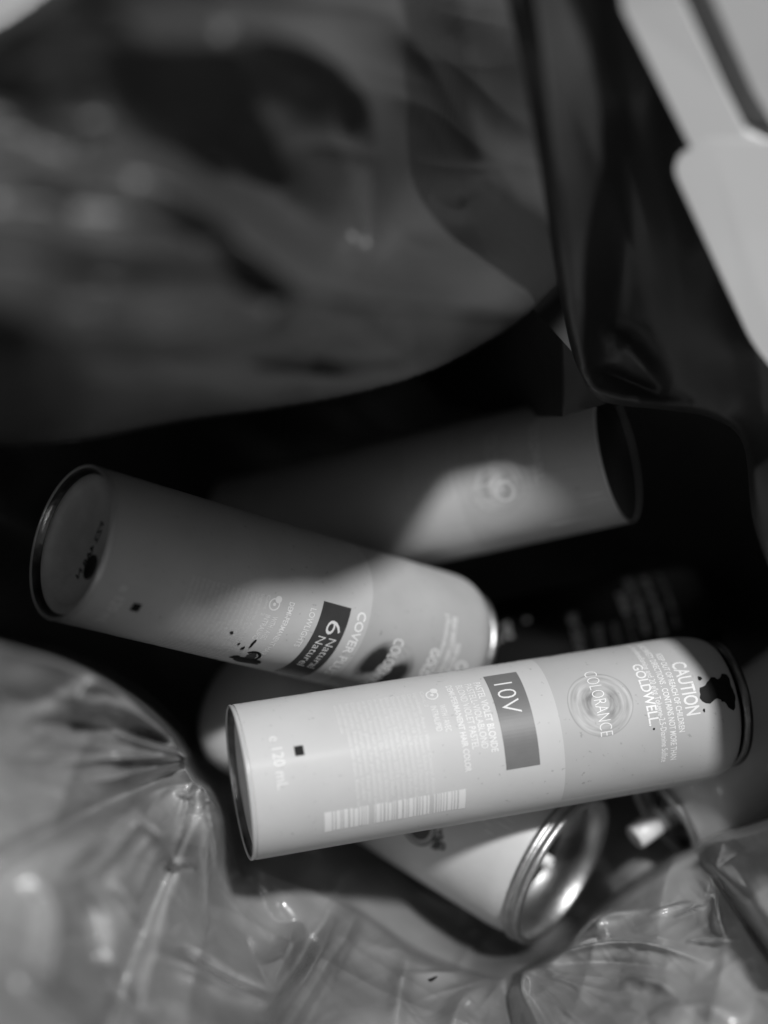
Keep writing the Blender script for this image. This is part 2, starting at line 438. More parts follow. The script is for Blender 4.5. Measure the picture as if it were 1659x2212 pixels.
# ---------------------------------------------------------------- grey film in front
LOBE = np.vstack([smooth_poly([(-400, 1270), (-120, 1330), (0, 1366), (120, 1398), (220, 1440), (310, 1500), (380, 1570), (412, 1620), (432, 1668), (468, 1700), (496, 1758), (505, 1830), (520, 1880), (600, 1905), (760, 1960), (900, 2050), (1060, 2110), (1126, 2096), (1190, 2050), (1290, 1960), (1400, 1880), (1500, 1810), (1600, 1780), (1750, 1740), (2050, 1700)], 6),
                  [(2300, 1700), (2300, 2700), (-700, 2700), (-700, 1270)]])
g_near = tps([(-300, 1350, 300), (0, 1400, 330), (200, 1470, 358), (380, 1590, 390), (420, 1640, 398), (0, 1700, 335), (200, 1650, 370), (200, 1850, 352), (420, 1850, 396), (490, 1780, 408),
              (-200, 2000, 292), (100, 2050, 318), (350, 2050, 368), (520, 1880, 432), (600, 1930, 437), (700, 1940, 440), (800, 2000, 440), (900, 2060, 438), (1060, 2115, 434), (930, 2115, 427), (700, 2212, 380), (300, 2350, 320), (800, 2450, 345), (1110, 2110, 428), (1200, 2060, 428),
              (1150, 2250, 385), (1400, 2000, 415), (1540, 1960, 404), (1400, 2212, 375), (1659, 2100, 372), (1659, 1850, 380), (1900, 1900, 345), (1400, 1890, 440), (1500, 1830, 440), (2000, 2300, 320), (1300, 2450, 345)])
g_far = tps([(-300, 1300, 640), (300, 1400, 640), (800, 1500, 600), (1300, 1600, 560), (500, 1700, 530), (550, 1870, 440), (700, 1900, 448), (800, 1950, 452), (700, 1800, 490), (1060, 2095, 443), (1150, 2090, 438), (1330, 1950, 452), (1400, 1850, 468), (1550, 1790, 470),
             (1330, 1780, 505), (1500, 1780, 500), (1700, 1650, 520), (1600, 1700, 510), (2000, 1600, 520), (1200, 2000, 500), (900, 2300, 440), (200, 2200, 560), (1700, 2200, 480)])
grey_folds = [
    # fan of folds pinched at the left tip
    ([(412, 1655), (330, 1690), (230, 1735), (100, 1800), (-80, 1900)], 30, -11, 1.5, 'w'),
    ([(405, 1608), (330, 1560), (240, 1520), (120, 1500)], 14, 5, 1.5, 'b'),
    ([(400, 1600), (320, 1530), (220, 1470), (100, 1420), (-60, 1380)], 20, 5, 1.6, 'b'),
    ([(408, 1612), (330, 1590), (200, 1572), (60, 1560)], 12, -5, 1.5, 'b'),
    ([(410, 1628), (330, 1612), (250, 1580), (180, 1560)], 10, 5, 1.4, 'b'),
    ([(412, 1634), (340, 1634), (240, 1640), (120, 1650)], 9, 4, 1.4, 'b'),
    ([(412, 1640), (350, 1655), (280, 1660)], 7, -3, 1.4, 'b'),
    ([(240, 1470), (185, 1480), (175, 1510), (225, 1530)], 13, 5, 1.5, 'ab'),
    ([(150, 1480), (60, 1520), (-20, 1500)], 26, -5, 1.6, 'ab'),
    ([(430, 1690), (370, 1700), (320, 1715)], 9, 4, 1.4, 'ab'),
    ([(438, 1700), (420, 1725), (415, 1770), (390, 1830), (366, 1880)], 8, -4, 1.3, ''),
    ([(375, 1712), (412, 1722), (420, 1760)], 7, 5, 1.4, 'ab'),
    ([(436, 1735), (455, 1728), (470, 1750)], 6, 5, 1.4, 'ab'),
    ([(366, 1880), (330, 1960), (290, 2060), (250, 2180), (200, 2300)], 26, -9, 1.5, 'w'),
    ([(366, 1885), (395, 1862), (425, 1878)], 7, 5, 1.4, 'ab'),
    ([(280, 1735), (340, 1790), (370, 1860)], 24, 8, 1.6, 'ab'),
    ([(-100, 1870), (100, 1830), (250, 1790), (340, 1800)], 70, 9, 1.8, 'a'),
    ([(60, 1880), (120, 1960), (120, 2060), (100, 2150)], 34, 10, 1.6, 'ab'),
    ([(170, 1900), (205, 1990), (215, 2080)], 20, -9, 1.6, 'ab'),
    ([(240, 1890), (290, 1960), (310, 2020)], 16, 7, 1.6, 'ab'),
    ([(215, 2040), (240, 2120), (330, 2200)], 18, -7, 1.6, 'ab'),
    ([(20, 2080), (120, 2150), (240, 2220)], 28, 7, 1.6, 'ab'),
    ([(310, 2050), (420, 2090), (500, 2130), (600, 2170)], 22, 8, 1.6, 'ab'),
    ([(380, 2035), (480, 2100), (590, 2150)], 10, -6, 1.5, 'ab'),
    ([(765, 1950), (720, 2030), (660, 2130), (600, 2240)], 32, 11, 2.4, 'a'),
    ([(700, 1960), (660, 2050), (610, 2130), (560, 2200)], 20, -8, 1.6, 'ab'),
    ([(640, 1980), (620, 2060), (560, 2090)], 24, 6, 1.6, 'ab'),
    ([(900, 2040), (870, 2110), (850, 2250)], 24, 6, 1.6, 'ab'),
    ([(1060, 2120), (1000, 2160), (960, 2260)], 30, 8, 1.6, 'ab'),
    # second pinch, under the rim of the lower can
    ([(1128, 2092), (1128, 2140), (1150, 2190), (1190, 2260)], 14, 9, 1.5, ''),
    ([(1100, 2110), (1095, 2160), (1110, 2240)], 16, -7, 1.5, ''),
    ([(1130, 2085), (1220, 2010), (1320, 1975), (1440, 1960)], 16, 6, 1.5, 'b'),
    ([(1140, 2092), (1240, 2050), (1340, 2034), (1430, 2045), (1540, 2085)], 12, 7, 1.4, 'ab'),
    ([(1150, 2100), (1260, 2080), (1380, 2085), (1500, 2110)], 14, -5, 1.5, 'ab'),
    ([(1340, 2105), (1420, 2120), (1480, 2160)], 20, 7, 1.6, 'ab'),
    ([(1400, 2200), (1500, 2170), (1620, 2200)], 34, 8, 1.6, 'ab'),
    ([(1480, 2035), (1540, 2034), (1600, 2030)], 6, 3, 1.4, 'ab'),
    ([(1545, 1930), (1552, 1985), (1570, 2035)], 9, 4, 1.4, 'ab'),
    ([(1400, 1975), (1450, 1960), (1500, 1950)], 5, 2.5, 1.3, 'ab'),
    ([(1455, 1982), (1500, 1965), (1530, 1955)], 4, 2, 1.3, 'ab'),
    ([(1500, 1850), (1545, 1895), (1600, 1975), (1680, 2090)], 9, -7, 1.5, 'a'),
    ([(1570, 1860), (1640, 1960), (1720, 2080)], 40, 9, 1.8, 'a'),
]
def fan(px, py, cx, cy, reach, k, seed):
    dx, dy = px - cx, py - cy; r = np.hypot(dx, dy); a = np.arctan2(dy, dx)
    w = 1 - np.abs(2 * vnoise(a * k + 40 + seed + 0.25 * vnoise(r / 60, a * 3 + 9), r / 420 + seed) - 1)
    w2 = 1 - np.abs(2 * vnoise(a * k * 2.3 + 80 + seed, r / 200 + seed) - 1)
    f = np.clip(r / 70, 0, 1) * np.exp(-(r / reach) ** 1.5)
    return (w ** 1.6 + 0.45 * w2 ** 2) * f
def grey_fn(px, py):
    n = g_near(px, py) - folds(px, py, grey_folds)
    n = n - 4.6 * crease(px, py, 1.9, 100, 360, 2.7) - 1.6 * crease(px, py, 0.4, 45, 190, 6.1) - 0.4 * crease(px, py, 2.5, 26, 110, 8.8) - 0.25 * crease(px, py, 0.9, 18, 90, 12.1) ** 2 - 6.5 * fan(px, py, 425, 1640, 330, 2.6, 1.7) - 3.8 * fan(px, py, 1125, 2095, 360, 2.0, 5.2)
    f = g_far(px, py) - 5 * crease(px, py, 0.55, 60, 260, 9.2) - 3 * crease(px, py, 2.2, 50, 170, 3.9)
    r = roll(px, py, LOBE, 30)
    return f + (np.minimum(n, f) - f) * r
gb = sheet('plastic_film', -330, 1990, 1240, 2480, 520, 400, grey_fn, M_GREYFILM)
tag(gb, 'wrinkled grey translucent plastic film bunched in front of and below the cans', 'plastic film')

# ---------------------------------------------------------------- pale board with rounded corner and bars at the right edge
fr = bpy.data.objects.new('pale_board', None); COL.objects.link(fr); fr.location = at(1640, 500, 345)
tag(fr, 'pale blurred board with a rounded corner and diagonal bars at the upper right edge', 'board')
def slab(name, pts, d0, thick, parent, mat):
    "outline with rounded corners, its own plane and thickness"
    base = [at(x, y, d) for x, y, d in pts]
    nrm = (base[1] - base[0]).cross(base[2] - base[0]).normalized()
    if nrm.dot(FWD) < 0: nrm = -nrm
    n = len(base); v = [p - parent.location for p in base] + [p + nrm * thick / 1000 - parent.location for p in base]
    f = [tuple(range(n)), tuple(reversed(range(n, 2 * n)))] + [(i, (i + 1) % n, n + (i + 1) % n, n + i) for i in range(n)]
    o = mesh_obj(name, v, f, mat, parent, smooth=False)
    return o
def rnd(pts, rad, k=6):
    out = []
    n = len(pts)
    for i in range(n):
        p = np.array(pts[i], float); a = np.array(pts[i - 1], float); b = np.array(pts[(i + 1) % n], float)
        da = (a - p); db = (b - p); la = np.hypot(*da); lb = np.hypot(*db); r = min(rad[i], la * .45, lb * .45)
        q0 = p + da / la * r; q1 = p + db / lb * r
        if r < 1: out.append(tuple(p)); continue
        for j in range(k + 1):
            s = j / k; out.append(tuple((1 - s) ** 2 * q0 + 2 * s * (1 - s) * p + s * s * q1))
    return out
def dplane(x, y): return 336 + (y - 355) * 0.056 - (x - 1500) * 0.01
def withd(p, off=0): return [(x, y, dplane(x, y) + off) for x, y in p]
slab('corner_panel', withd(rnd([(1446, 350), (1530, 300), (2300, 330), (2300, 980), (1700, 830), (1625, 745)], [75, 10, 0, 0, 60, 90])), 0, 1.5, fr, M_BOARD)
slab('bar', withd([(1315, -260), (1370, -260), (1473, 0), (1566, 199), (1612, 290), (1760, 345), (1505, 345), (1345, 20)], 0.1), 0, 4, fr, M_BOARD)
slab('bar', withd([(1440, -260), (2300, -260), (2300, 340), (1760, 340), (1690, 300), (1628, 199), (1540, 0)], 0.1), 0, 4, fr, M_BOARD)
slab('recessed_strip', withd([(1330, -260), (1480, -260), (1580, 0), (1780, 342), (1580, 343), (1440, 0)], 5), 0, 2, fr, M_STRIP)

# ---------------------------------------------------------------- cans
class Can:
    def __init__(s, name, label, A, B, R, prof, mat, cat='can', group=None):
        a, b = at(*A), at(*B)
        z = (b - a).normalized()
        n = CAM - (a + b) / 2; n = (n - z * n.dot(z)).normalized()
        y = z.cross(n)
        s.R = R; s.prof = prof
        s.root = bpy.data.objects.new(name, None); COL.objects.link(s.root)
        s.root.matrix_world = Matrix(((n.x, y.x, z.x, a.x), (n.y, y.y, z.y, a.y), (n.z, y.z, z.z, a.z), (0, 0, 0, 1)))
        tag(s.root, label, cat, group)
    def rad(s, u):
        p = s.prof
        for i in range(len(p) - 1):
            if p[i][0] <= u <= p[i + 1][0] and p[i + 1][0] > p[i][0]:
                k = (u - p[i][0]) / (p[i + 1][0] - p[i][0]); return p[i][1] + (p[i + 1][1] - p[i][1]) * k
        return p[-1][1]
    def lathe(s, name, prof, mat, seg=96, cap=False, uvs=False):
        vs, uv, fs = [], [], []
        cols = seg + 1 if uvs else seg
        for (u, r) in prof:
            for i in range(cols):
                th = -math.pi + 2 * math.pi * i / seg
                vs.append((r * math.cos(th) / 1000, r * math.sin(th) / 1000, u / 1000)); uv.append((u / 10, th * s.R / 10))
        for j in range(len(prof) - 1):
            for i in range(seg):
                k = i + 1 if uvs else (i + 1) % seg
                fs.append((j * cols + i, j * cols + k, (j + 1) * cols + k, (j + 1) * cols + i))
        o = mesh_obj(name, vs, fs, mat, s.root, uv=uv)
        return o
    def wrap(s, name, verts2, faces, mat, lift=0.07):
        "flat (v, u) millimetres laid on the can"
        vs = []
        for v, u in verts2:
            th = v / s.R; r = s.rad(u) + lift
            vs.append((r * math.cos(th) / 1000, r * math.sin(th) / 1000, u / 1000))
        return mesh_obj(name, vs, faces, mat, s.root, smooth=False)
    def wrap_bm(s, name, bm, mat, lift=0.07, step=0.9):
        xs = [v.co.x for v in bm.verts]; lo, hi = min(xs), max(xs)
        x = math.ceil(lo / step) * step
        while x < hi:
            bmesh.ops.bisect_plane(bm, geom=bm.verts[:] + bm.edges[:] + bm.faces[:], dist=1e-6, plane_co=(x, 0, 0), plane_no=(1, 0, 0)); x += step
        ys = [v.co.y for v in bm.verts]
        if max(ys) > 116:
            for k in range(116, 126):
                bmesh.ops.bisect_plane(bm, geom=bm.verts[:] + bm.edges[:] + bm.faces[:], dist=1e-6, plane_co=(0, k, 0), plane_no=(0, 1, 0))
        bm.verts.ensure_lookup_table(); bm.verts.index_update()
        v2 = [(v.co.x, v.co.y) for v in bm.verts]
        fs = [tuple(v.index for v in f.verts) for f in bm.faces]
        bm.free()
        return s.wrap(name, v2, fs, mat, lift)
    def rects(s, name, rs, mat, lift=0.07):
        bm = bmesh.new()
        for v0, u0, v1, u1 in rs:
            q = [bm.verts.new((a, b, 0)) for a, b in ((v0, u0), (v1, u0), (v1, u1), (v0, u1))]
            bm.faces.new(q)
        return s.wrap_bm(name, bm, mat, lift)
    def text(s, name, items, mat, lift=0.06):
        "items: (string, v_start, v_end, u_base, cap height, stroke offset)"
        bm = bmesh.new()
        for it in items:
            text_into(bm, *it)
        return s.wrap_bm(name, bm, mat, lift)

def text_into(bm, string, v0, v1, u0, h, off=0.0):
    cu = bpy.data.curves.new('t', 'FONT'); cu.body = string; cu.size = 1; cu.offset = off - 0.004; cu.resolution_u = 3
    o = bpy.data.objects.new('t', cu); COL.objects.link(o)
    dg = bpy.context.evaluated_depsgraph_get(); dg.update()
    me = bpy.data.meshes.new_from_object(o.evaluated_get(dg))
    xs = [v.co.x for v in me.vertices]
    x0, x1 = min(xs), max(xs)
    cap = 0.70
    for v in me.vertices:
        v.co = Vector((v0 + (v.co.x - x0) / (x1 - x0) * (v1 - v0), u0 + v.co.y / cap * h, 0))
    bm.from_mesh(me)
    bpy.data.objects.remove(o); bpy.data.meshes.remove(me); bpy.data.curves.remove(cu)

def ring_prof(u, r, w, k=14):
    return [(u + w * math.sin(2 * math.pi * i / k), r + w * math.cos(2 * math.pi * i / k)) for i in range(k + 1)]

def tube_profile(R=19.0, sh=10.5):
    p = [(1.0, R), (1.6, R + 0.02), (30, R), (60, R), (90, R), (114, R)]
    for i in range(1, 9):
        a = i / 8 * math.pi / 2 * 0.93
        p.append((115 + sh * math.sin(a), 15.4 + (R - 15.4) * math.cos(a)))
    return p

BLURB = ('Ingredients: Aqua / Water Cetearyl Alcohol', 'Ceteareth-20 Sodium Laureth Sulfate Propylene', 'Glycol Coceth-10 Toluene-2,5-Diamine', 'Ammonium Chloride Resorcinol Oleic Acid',
         'Glyceryl Stearate 4-Chlororesorcinol Parfum', 'Silica Sodium Sulfite Carbomer Limonene', 'Ascorbic Acid Tetrasodium EDTA Linalool', 'm-Aminophenol Citral Citronellol Hexyl',
         'Contains Resorcinol. Do not use to dye lashes', 'or brows. Rinse hair well after application', 'Wear suitable gloves. For professional use', 'Can cause an allergic reaction. Keep away', 'from children. Rinse eyes at once if product', 'comes into contact with them. Recycle tin', 'where facilities exist')

def barcode(c, dv, mat):
    u0, u1, va, vb = 17.1, 52.0, 10.7 + dv, 16.9 + dv
    rs = [(va, u0, vb, u0 + 1.8), (va, u1 - 1.7, vb, u1)]
    rng = random.Random(12)
    u = u0 + 2.1
    while u < u1 - 2.3:
        w = rng.choice((0.25, 0.3, 0.45, 0.5, 0.75, 1.0)); g = rng.choice((0.22, 0.28, 0.3, 0.5))
        if u + w > u1 - 2.0: break
        rs.append((va + (0.0 if rng.random() < .8 else 0.3), u, vb - 0.2, u + w)); u += w + g
        if abs(u - 28.4) < 0.5 or abs(u - 43.0) < 0.45: u += 0.9
    return c.rects('barcode', rs, mat)

def ring_flat(bm, v, u, r0, r1, a0=0, a1=2 * math.pi, k=20):
    prev = None
    for i in range(k + 1):
        a = a0 + (a1 - a0) * i / k
        p = (bm.verts.new((v + r0 * math.cos(a), u + r0 * math.sin(a), 0)), bm.verts.new((v + r1 * math.cos(a), u + r1 * math.sin(a), 0)))
        if prev: bm.faces.new((prev[0], prev[1], p[1], p[0]))
        prev = p
def disc_flat(bm, v, u, r, k=14):
    bm.faces.new([bm.verts.new((v + r * math.cos(2 * math.pi * i / k), u + r * math.sin(2 * math.pi * i / k), 0)) for i in range(k)])
def blob(bm, v, u, rv, ru, seed, k=26, rough=0.28):
    rng = random.Random(seed); ph = [rng.uniform(0, 6.28) for _ in range(5)]
    vs = []
    for i in range(k):
        a = 2 * math.pi * i / k; f = 1 + rough * (math.sin(2 * a + ph[0]) * .5 + math.sin(3 * a + ph[1]) * .4 + math.sin(5 * a + ph[2]) * .3 + math.sin(9 * a + ph[3]) * .2)
        vs.append(bm.verts.new((v + rv * f * math.cos(a), u + ru * f * math.sin(a), 0)))
    c = bm.verts.new((v, u, 0))
    for i in range(k): bm.faces.new((c, vs[i], vs[(i + 1) % k]))

def tube_hardware(c, cup=M_METAL, plate=M_PLATE, dark_cup=False):
    R = c.R
    c.lathe('seam', [(0.95, R - 0.03), (0.7, R - 0.3), (0.45, R - 0.2)], M_RIM)
    c.lathe('bottom_groove', [(0.25, R - 0.78), (1.0, R - 1.0), (1.9, R - 1.6), (2.0, R - 1.9)], M_DARKMETAL)
    c.lathe('bottom_rim', ring_prof(0.25, R - 0.35, 0.42), M_RIM)
    pr = [(2.0, R - 1.9), (1.7, R - 2.4), (2.1, R - 4)]
    for i in range(1, 10): pr.append((2.1 + 3.2 * math.sin(i / 9 * math.pi / 2), (R - 4) * math.cos(i / 9 * math.pi / 2) + 0.01))
    c.lathe('base_plate', pr, plate)
    if dark_cup:
        c.lathe('cap', [(125.2, 15.3), (126.4, 14.4), (126.8, 14.9), (131.0, 14.6), (132.6, 13.9), (133.4, 12.6), (133.4, 0.01)], M_CAP)
        return
    q = c.prof[-1][0] - 125.2
    c.lathe('valve_ring', ring_prof(127.4 + q, 14.9, 1.5), cup)
    c.lathe('valve_cup', [(127.4 + q, 14.0), (123.0 + q, 12.2), (122.4 + q, 10), (122.4 + q, 6), (124.5 + q, 4.6), (126.5 + q, 4.2), (126.8 + q, 3.4), (126.8 + q, 0.01)], M_DARKMETAL)
    c.lathe('valve_stem', [(126.8 + q, 1.9), (131.0 + q, 1.8), (131.2 + q, 1.5), (131.2 + q, 1.0), (128 + q, 0.9)], M_PLASTIC, seg=32)

def hair_colour_can(name, label, A, B, mat, dv, kind, group='hair colour cans'):
    c = Can(name, label, A, B, 19.0, tube_profile(sh=6.5 if kind == 'mid' else 10.5) if kind != 'top' else [(1.0, 19), (60, 19), (118, 19)], mat, 'aerosol can', group)
    o = c.lathe('body', c.prof, mat, seg=128, uvs=True)
    return c

def common_print(c, dv, p1, psoft, pmid):
    a = lambda v: v + dv
    c.text('brand_lettering', [('GOLDWELL.', a(-14.3), a(2.6), 99.9, 2.6, 0.022)], p1)
    c.text('product_lettering', [('COLORANCE', a(-14.3), a(3.2), 87.0, 3.4, -0.012 if dv == 0 else 0.004)], p1)
    c.text('caution_lettering', [('CAUTION', a(-12.9), a(1.6), 109.9, 3.7, 0.02)], psoft)
    c.text('warning_text', [('KEEP OUT OF REACH OF CHILDREN', a(-17.0), a(5.3), 107.4, 1.55, 0.02),
                            ('READ SAFETY DIRECTIONS . CONTAINS NOT MORE THAN', a(-23.8), a(12.5), 105.0, 1.6, 0.02),
                            ('p-Phenylenediamine and 20 g/kg Toluene-2,5-Diamine Sulfate', a(-24.0), a(12.7), 102.6, 1.6, 0.012)], psoft)
    items = []
    for i, t in enumerate(BLURB):
        u = 43.6 - i * 1.42
        v1 = 11.2 if i < len(BLURB) - 1 else -6
        if i == 0: items.append((t, a(-16.4), a(11.0), u, 0.95, 0.012)); continue
        items.append((t, a(-16.4), a(v1 - (i * 7 % 5) * 0.5), u, 0.9, 0.012))
    items.append(('Cont. 2', a(-16.6), a(-11.2), 45.4, 0.95, 0.01))
    c.text('ingredients_text', items, pmid)
    barcode(c, dv, psoft)
    c.text('barcode_digits', [('4 021609 112662', a(17.3), a(17.31), 20, 1, 0)] if False else [('.', a(17.6), a(18.2), 30, 1, 0.0)], pmid)
    bm = bmesh.new()
    ring_flat(bm, a(-14.7), 48.1, 1.25, 1.6); disc_flat(bm, a(-16.1), 48.9, 0.95); disc_flat(bm, a(-14.7), 48.1, 0.45)
    c.wrap_bm('round_symbol', bm, psoft)
    c.rects('registration_mark', [(a(-6.3), 12.0, a(-3.9), 14.2)], M_INKSHADOW)
    c.text('volume_lettering', [('e 120 mL', a(-9.8), a(3.2), 6.7, 2.7, 0.0)], psoft)

# front can ------------------------------------------------------
front = hair_colour_can('hair_colour_can', 'pale hair colour can lying on top, grey label panel reading 10V', (517, 1690, 399), (1480, 1533, 424), M_FRONT, 0, 'front')
tube_hardware(front, cup=M_DARKMETAL)
common_print(front, 0, M_PRINT, M_PRINTSOFT, M_PRINTMID)
front.rects('shade_panel', [(-18.8, 62.4, 7.6, 71.0)], M_PANEL1, lift=0.05)
front.text('shade_number', [('10V', -15.0, -5.9, 63.9, 4.9, -0.008)], M_PRINTSOFT, lift=0.1)
front.text('shade_name', [('PASTEL VIOLET BLONDE', -16.8, 2.6, 59.2, 1.75, 0.02), ('PASTELL-VIOLABLOND', -16.7, 1.4, 56.9, 1.75, 0.004), ('BLOND VIOLET PASTEL', -16.7, 1.2, 54.6, 1.75, 0.004)], M_PRINTSOFT)
front.text('hair_colour_text', [('DEMI-PERMANENT HAIR COLOR', -17.2, 6.4, 52.2, 1.5, 0.02)], M_PRINTSOFT)
front.text('conditioner_text', [('WITH / AVEC', -11.2, -4.0, 48.9, 1.5, 0.006), ('INTRALIPID', -11.2, -4.4, 46.7, 1.5, 0.006)], M_PRINTSOFT)
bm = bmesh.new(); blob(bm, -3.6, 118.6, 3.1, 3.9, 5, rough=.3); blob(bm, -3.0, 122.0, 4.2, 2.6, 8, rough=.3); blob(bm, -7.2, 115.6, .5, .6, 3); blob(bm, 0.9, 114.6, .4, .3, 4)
front.wrap_bm('shadow_blot', bm, M_INKSHADOW, lift=0.14)  # black blot painted on as shadow at the can's shoulder
bm = bmesh.new(); disc_flat(bm, 3.4, 100.9, 0.28); front.wrap_bm('ink_dot', bm, M_INKSHADOW, lift=0.12)

# middle can -----------------------------------------------------
D2 = 16.5
mid = hair_colour_can('hair_colour_can', 'scuffed hair colour can half in shadow, charcoal panel reading 6 Natural', (150, 1170, 385), (950, 1385, 455), M_MID, D2, 'mid')
tube_hardware(mid)
common_print(mid, D2, M_PRINT, M_PRINTSOFT, M_PRINTMID)
mid.rects('shade_panel', [(-2.2, 62.2, 24.5, 71.0)], M_PANEL2, lift=0.05)
mid.text('shade_number', [('6', 1.9, 5.7, 65.2, 4.6, 0.0)], M_PRINTMID, lift=0.1)
mid.text('shade_name', [('Natural', 6.6, 17.2, 67.4, 2.4, 0.0), ('Naturel', 6.6, 17.2, 64.1, 2.4, 0.0)], M_PRINTMID, lift=0.1)
mid.text('cover_lettering', [('COVER PLUS', -2.0, 18.2, 73.5, 2.6, 0.02)], M_PRINT)
mid.text('lowlights_text', [('LOWLIGHTS', 0.3, 11.2, 58.9, 1.7, 0.01)], M_PRINTSOFT)
mid.text('hair_colour_text', [('DEMI-PERMANENT HAIR COLOR', 0.2, 22.5, 52.3, 1.5, 0.02)], M_PRINTSOFT)
mid.text('conditioner_text', [('WITH / AVEC', 4.7, 11.6, 48.9, 1.5, 0.006), ('INTRALIPID', 4.7, 12.2, 46.7, 1.5, 0.006)], M_PRINTSOFT)
bm = bmesh.new()
ring_flat(bm, 18.4, 51.0, 1.7, 2.5, 0.4, 4.2, 14); blob(bm, 21.6, 51.5, 1.5, 4.2, 3, rough=.3); blob(bm, 20.6, 53.8, 1.2, 1.6, 6); blob(bm, 20.8, 47.8, 1.1, 1.3, 11)
blob(bm, 13.6, 48.0, 1.5, 0.42, 4); blob(bm, 16.0, 46.6, 0.8, 0.4, 5); blob(bm, 14.8, 44.6, 0.4, 0.35, 7); blob(bm, 11.8, 40.5, 0.5, 0.5, 2)
mid.wrap_bm('ink_smear', bm, M_INKSHADOW, lift=0.12)
bm = bmesh.new(); blob(bm, 18.5, 51.0, 1.6, 1.5, 21); mid.wrap_bm('ink_smear', bm, M_INKDRY, lift=0.10)
# stamped code and dark plug on its base
plate_z = 5.0
bm = bmesh.new(); text_into(bm, 'FZ2 4A8 N', -7.5, 7.5, 0, 2.0, 0.02)
vs = [(-(v.co.y - 3) / 1000, v.co.x / 1000, 0) for v in bm.verts]
def dome_z(x, y): 
    r = min(math.hypot(x, y) * 1000 / 15, 1); return (2.1 + 3.2 * math.sqrt(max(0, 1 - r * r)) - 0.14) / 1000
ang = math.radians(20)
vs = [(x * math.cos(ang) - y * math.sin(ang), x * math.sin(ang) + y * math.cos(ang)) for x, y, _ in vs]
bm.verts.index_update(); fs = [tuple(v.index for v in f.verts) for f in bm.faces]; bm.free()
mesh_obj('stamped_code', [(x, y, dome_z(x, y)) for x, y in vs], fs, M_INKSHADOW, mid.root)
k = 24; pts = [(0.0045 + 0.0030 * math.cos(2 * math.pi * i / k), 0.0045 + 0.0030 * math.sin(2 * math.pi * i / k)) for i in range(k)]
mesh_obj('base_plug', [(x, y, dome_z(x, y) - 0.0002) for x, y in pts] + [(x, y, dome_z(x, y) + 0.001) for x, y in pts], [tuple(range(k))] + [(i, (i + 1) % k, k + (i + 1) % k, k + i) for i in range(k)], M_GROOVESHADOW, mid.root)

# upper can ------------------------------------------------------
top = hair_colour_can('hair_colour_can', 'rearmost hair colour can, mostly in shadow with its lower flank sunlit', (520, 1165, 490), (1332, 982, 445), M_TOP, 6, 'top')
# its cap end points out of the gloom to the right
c = top
c.lathe('bottom_rim', ring_prof(0.25, 18.65, 0.42), M_RIM)
c.lathe('end_rim', ring_prof(118.2, 18.8, 0.25), M_RIM)
c.lathe('end_recess', [(118.2, 18.5), (116.5, 18), (114, 17.2), (113.6, 0.01)], M_GROOVESHADOW)  # black colour stands in for the shadow inside this end
c.lathe('base_plate', [(0.2, 18.3), (2.6, 17), (3, 0.01)], M_PLATE)
c.text('product_lettering', [('COLORANCE', -14, 3.2, 87.0, 3.5, 0.0)], M_PRINTMID)
c.text('brand_lettering', [('GOLDWELL.', -14.3, 2.6, 99.9, 2.6, 0.02)], M_PRINTMID)
its = [(t, -20, -1 + (i * 3 % 4), 78 - i * 2.1, 1.0, 0.01) for i, t in enumerate(BLURB[:8])]
c.text('ingredients_text', its, M_PRINTMID)
bm = bmesh.new(); ring_flat(bm, 3.0, 90.6, 2.2, 2.9); c.wrap_bm('round_symbol', bm, M_PRINTMID)
def streak(c, u0, u1, v, w, h, seed, mat=M_WHITEGLINT):
    rng = random.Random(seed); n = 18; vs = []; fs = []
    for i in range(n + 1):
        s = i / n; u = u0 + (u1 - u0) * s; ww = w * (math.sin(math.pi * s) ** .5) * rng.uniform(.5, 1); vv = v + rng.uniform(-.12, .12)
        for k, (dv_, l) in enumerate(((-ww, 0.02), (0, h), (ww, 0.02))):
            th = (vv + dv_) / c.R; r = c.rad(u) + l
            vs.append((r * math.cos(th) / 1000, r * math.sin(th) / 1000, u / 1000))
    for i in range(n):
        for k in range(2): fs.append((i * 3 + k, i * 3 + k + 1, i * 3 + 4 + k, i * 3 + 3 + k))
    return mesh_obj('glint_ridge', vs, fs, mat, c.root)  # white ridge standing in for a glint, its brightness put into the colour

# lower white can -------------------------------------------------
lp = [(44.5, 20.5), (45.2, 21.8), (47, 22.4), (50, 22.5), (80, 22.5), (98, 22.5), (101, 22.2), (103, 21.6), (104, 21.4)]
low = Can('white_aerosol_can', 'white can under the others, its open crimped metal rim facing lower right', (566, 1492, 490), (1266, 1911, 434), 22.5, lp, M_WHITE, 'aerosol can')
low.lathe('body', lp, M_WHITE, seg=128, uvs=True)
low.lathe('base_plate', [(44.5, 20.5), (44.3, 19.5), (46.5, 18.5), (48, 0.01)], M_PLATE)
low.lathe('crimped_rim', [(103.6, 21.3), (104.0, 22.0), (104.6, 22.5), (105.4, 22.55), (106.0, 22.1), (106.3, 21.5), (106.8, 21.9), (107.6, 22.2), (108.4, 22.0), (108.9, 21.3), (108.8, 20.6), (108.2, 20.1), (106.0, 19.8)], M_METAL, seg=128)
low.lathe('inner_wall', [(106.0, 19.8), (103.0, 19.4), (102.6, 19.8), (99.0, 19.4), (95.0, 18.9), (94.2, 18.0), (94.0, 17.0)], M_METAL)
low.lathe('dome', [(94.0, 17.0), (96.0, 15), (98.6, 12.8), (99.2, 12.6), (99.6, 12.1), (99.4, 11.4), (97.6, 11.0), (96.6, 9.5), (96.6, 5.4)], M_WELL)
low.lathe('valve_pedestal', [(96.6, 5.4), (97.6, 4.6), (99.4, 4.2), (99.9, 3.4), (99.9, 1.9)], M_METAL, seg=48)
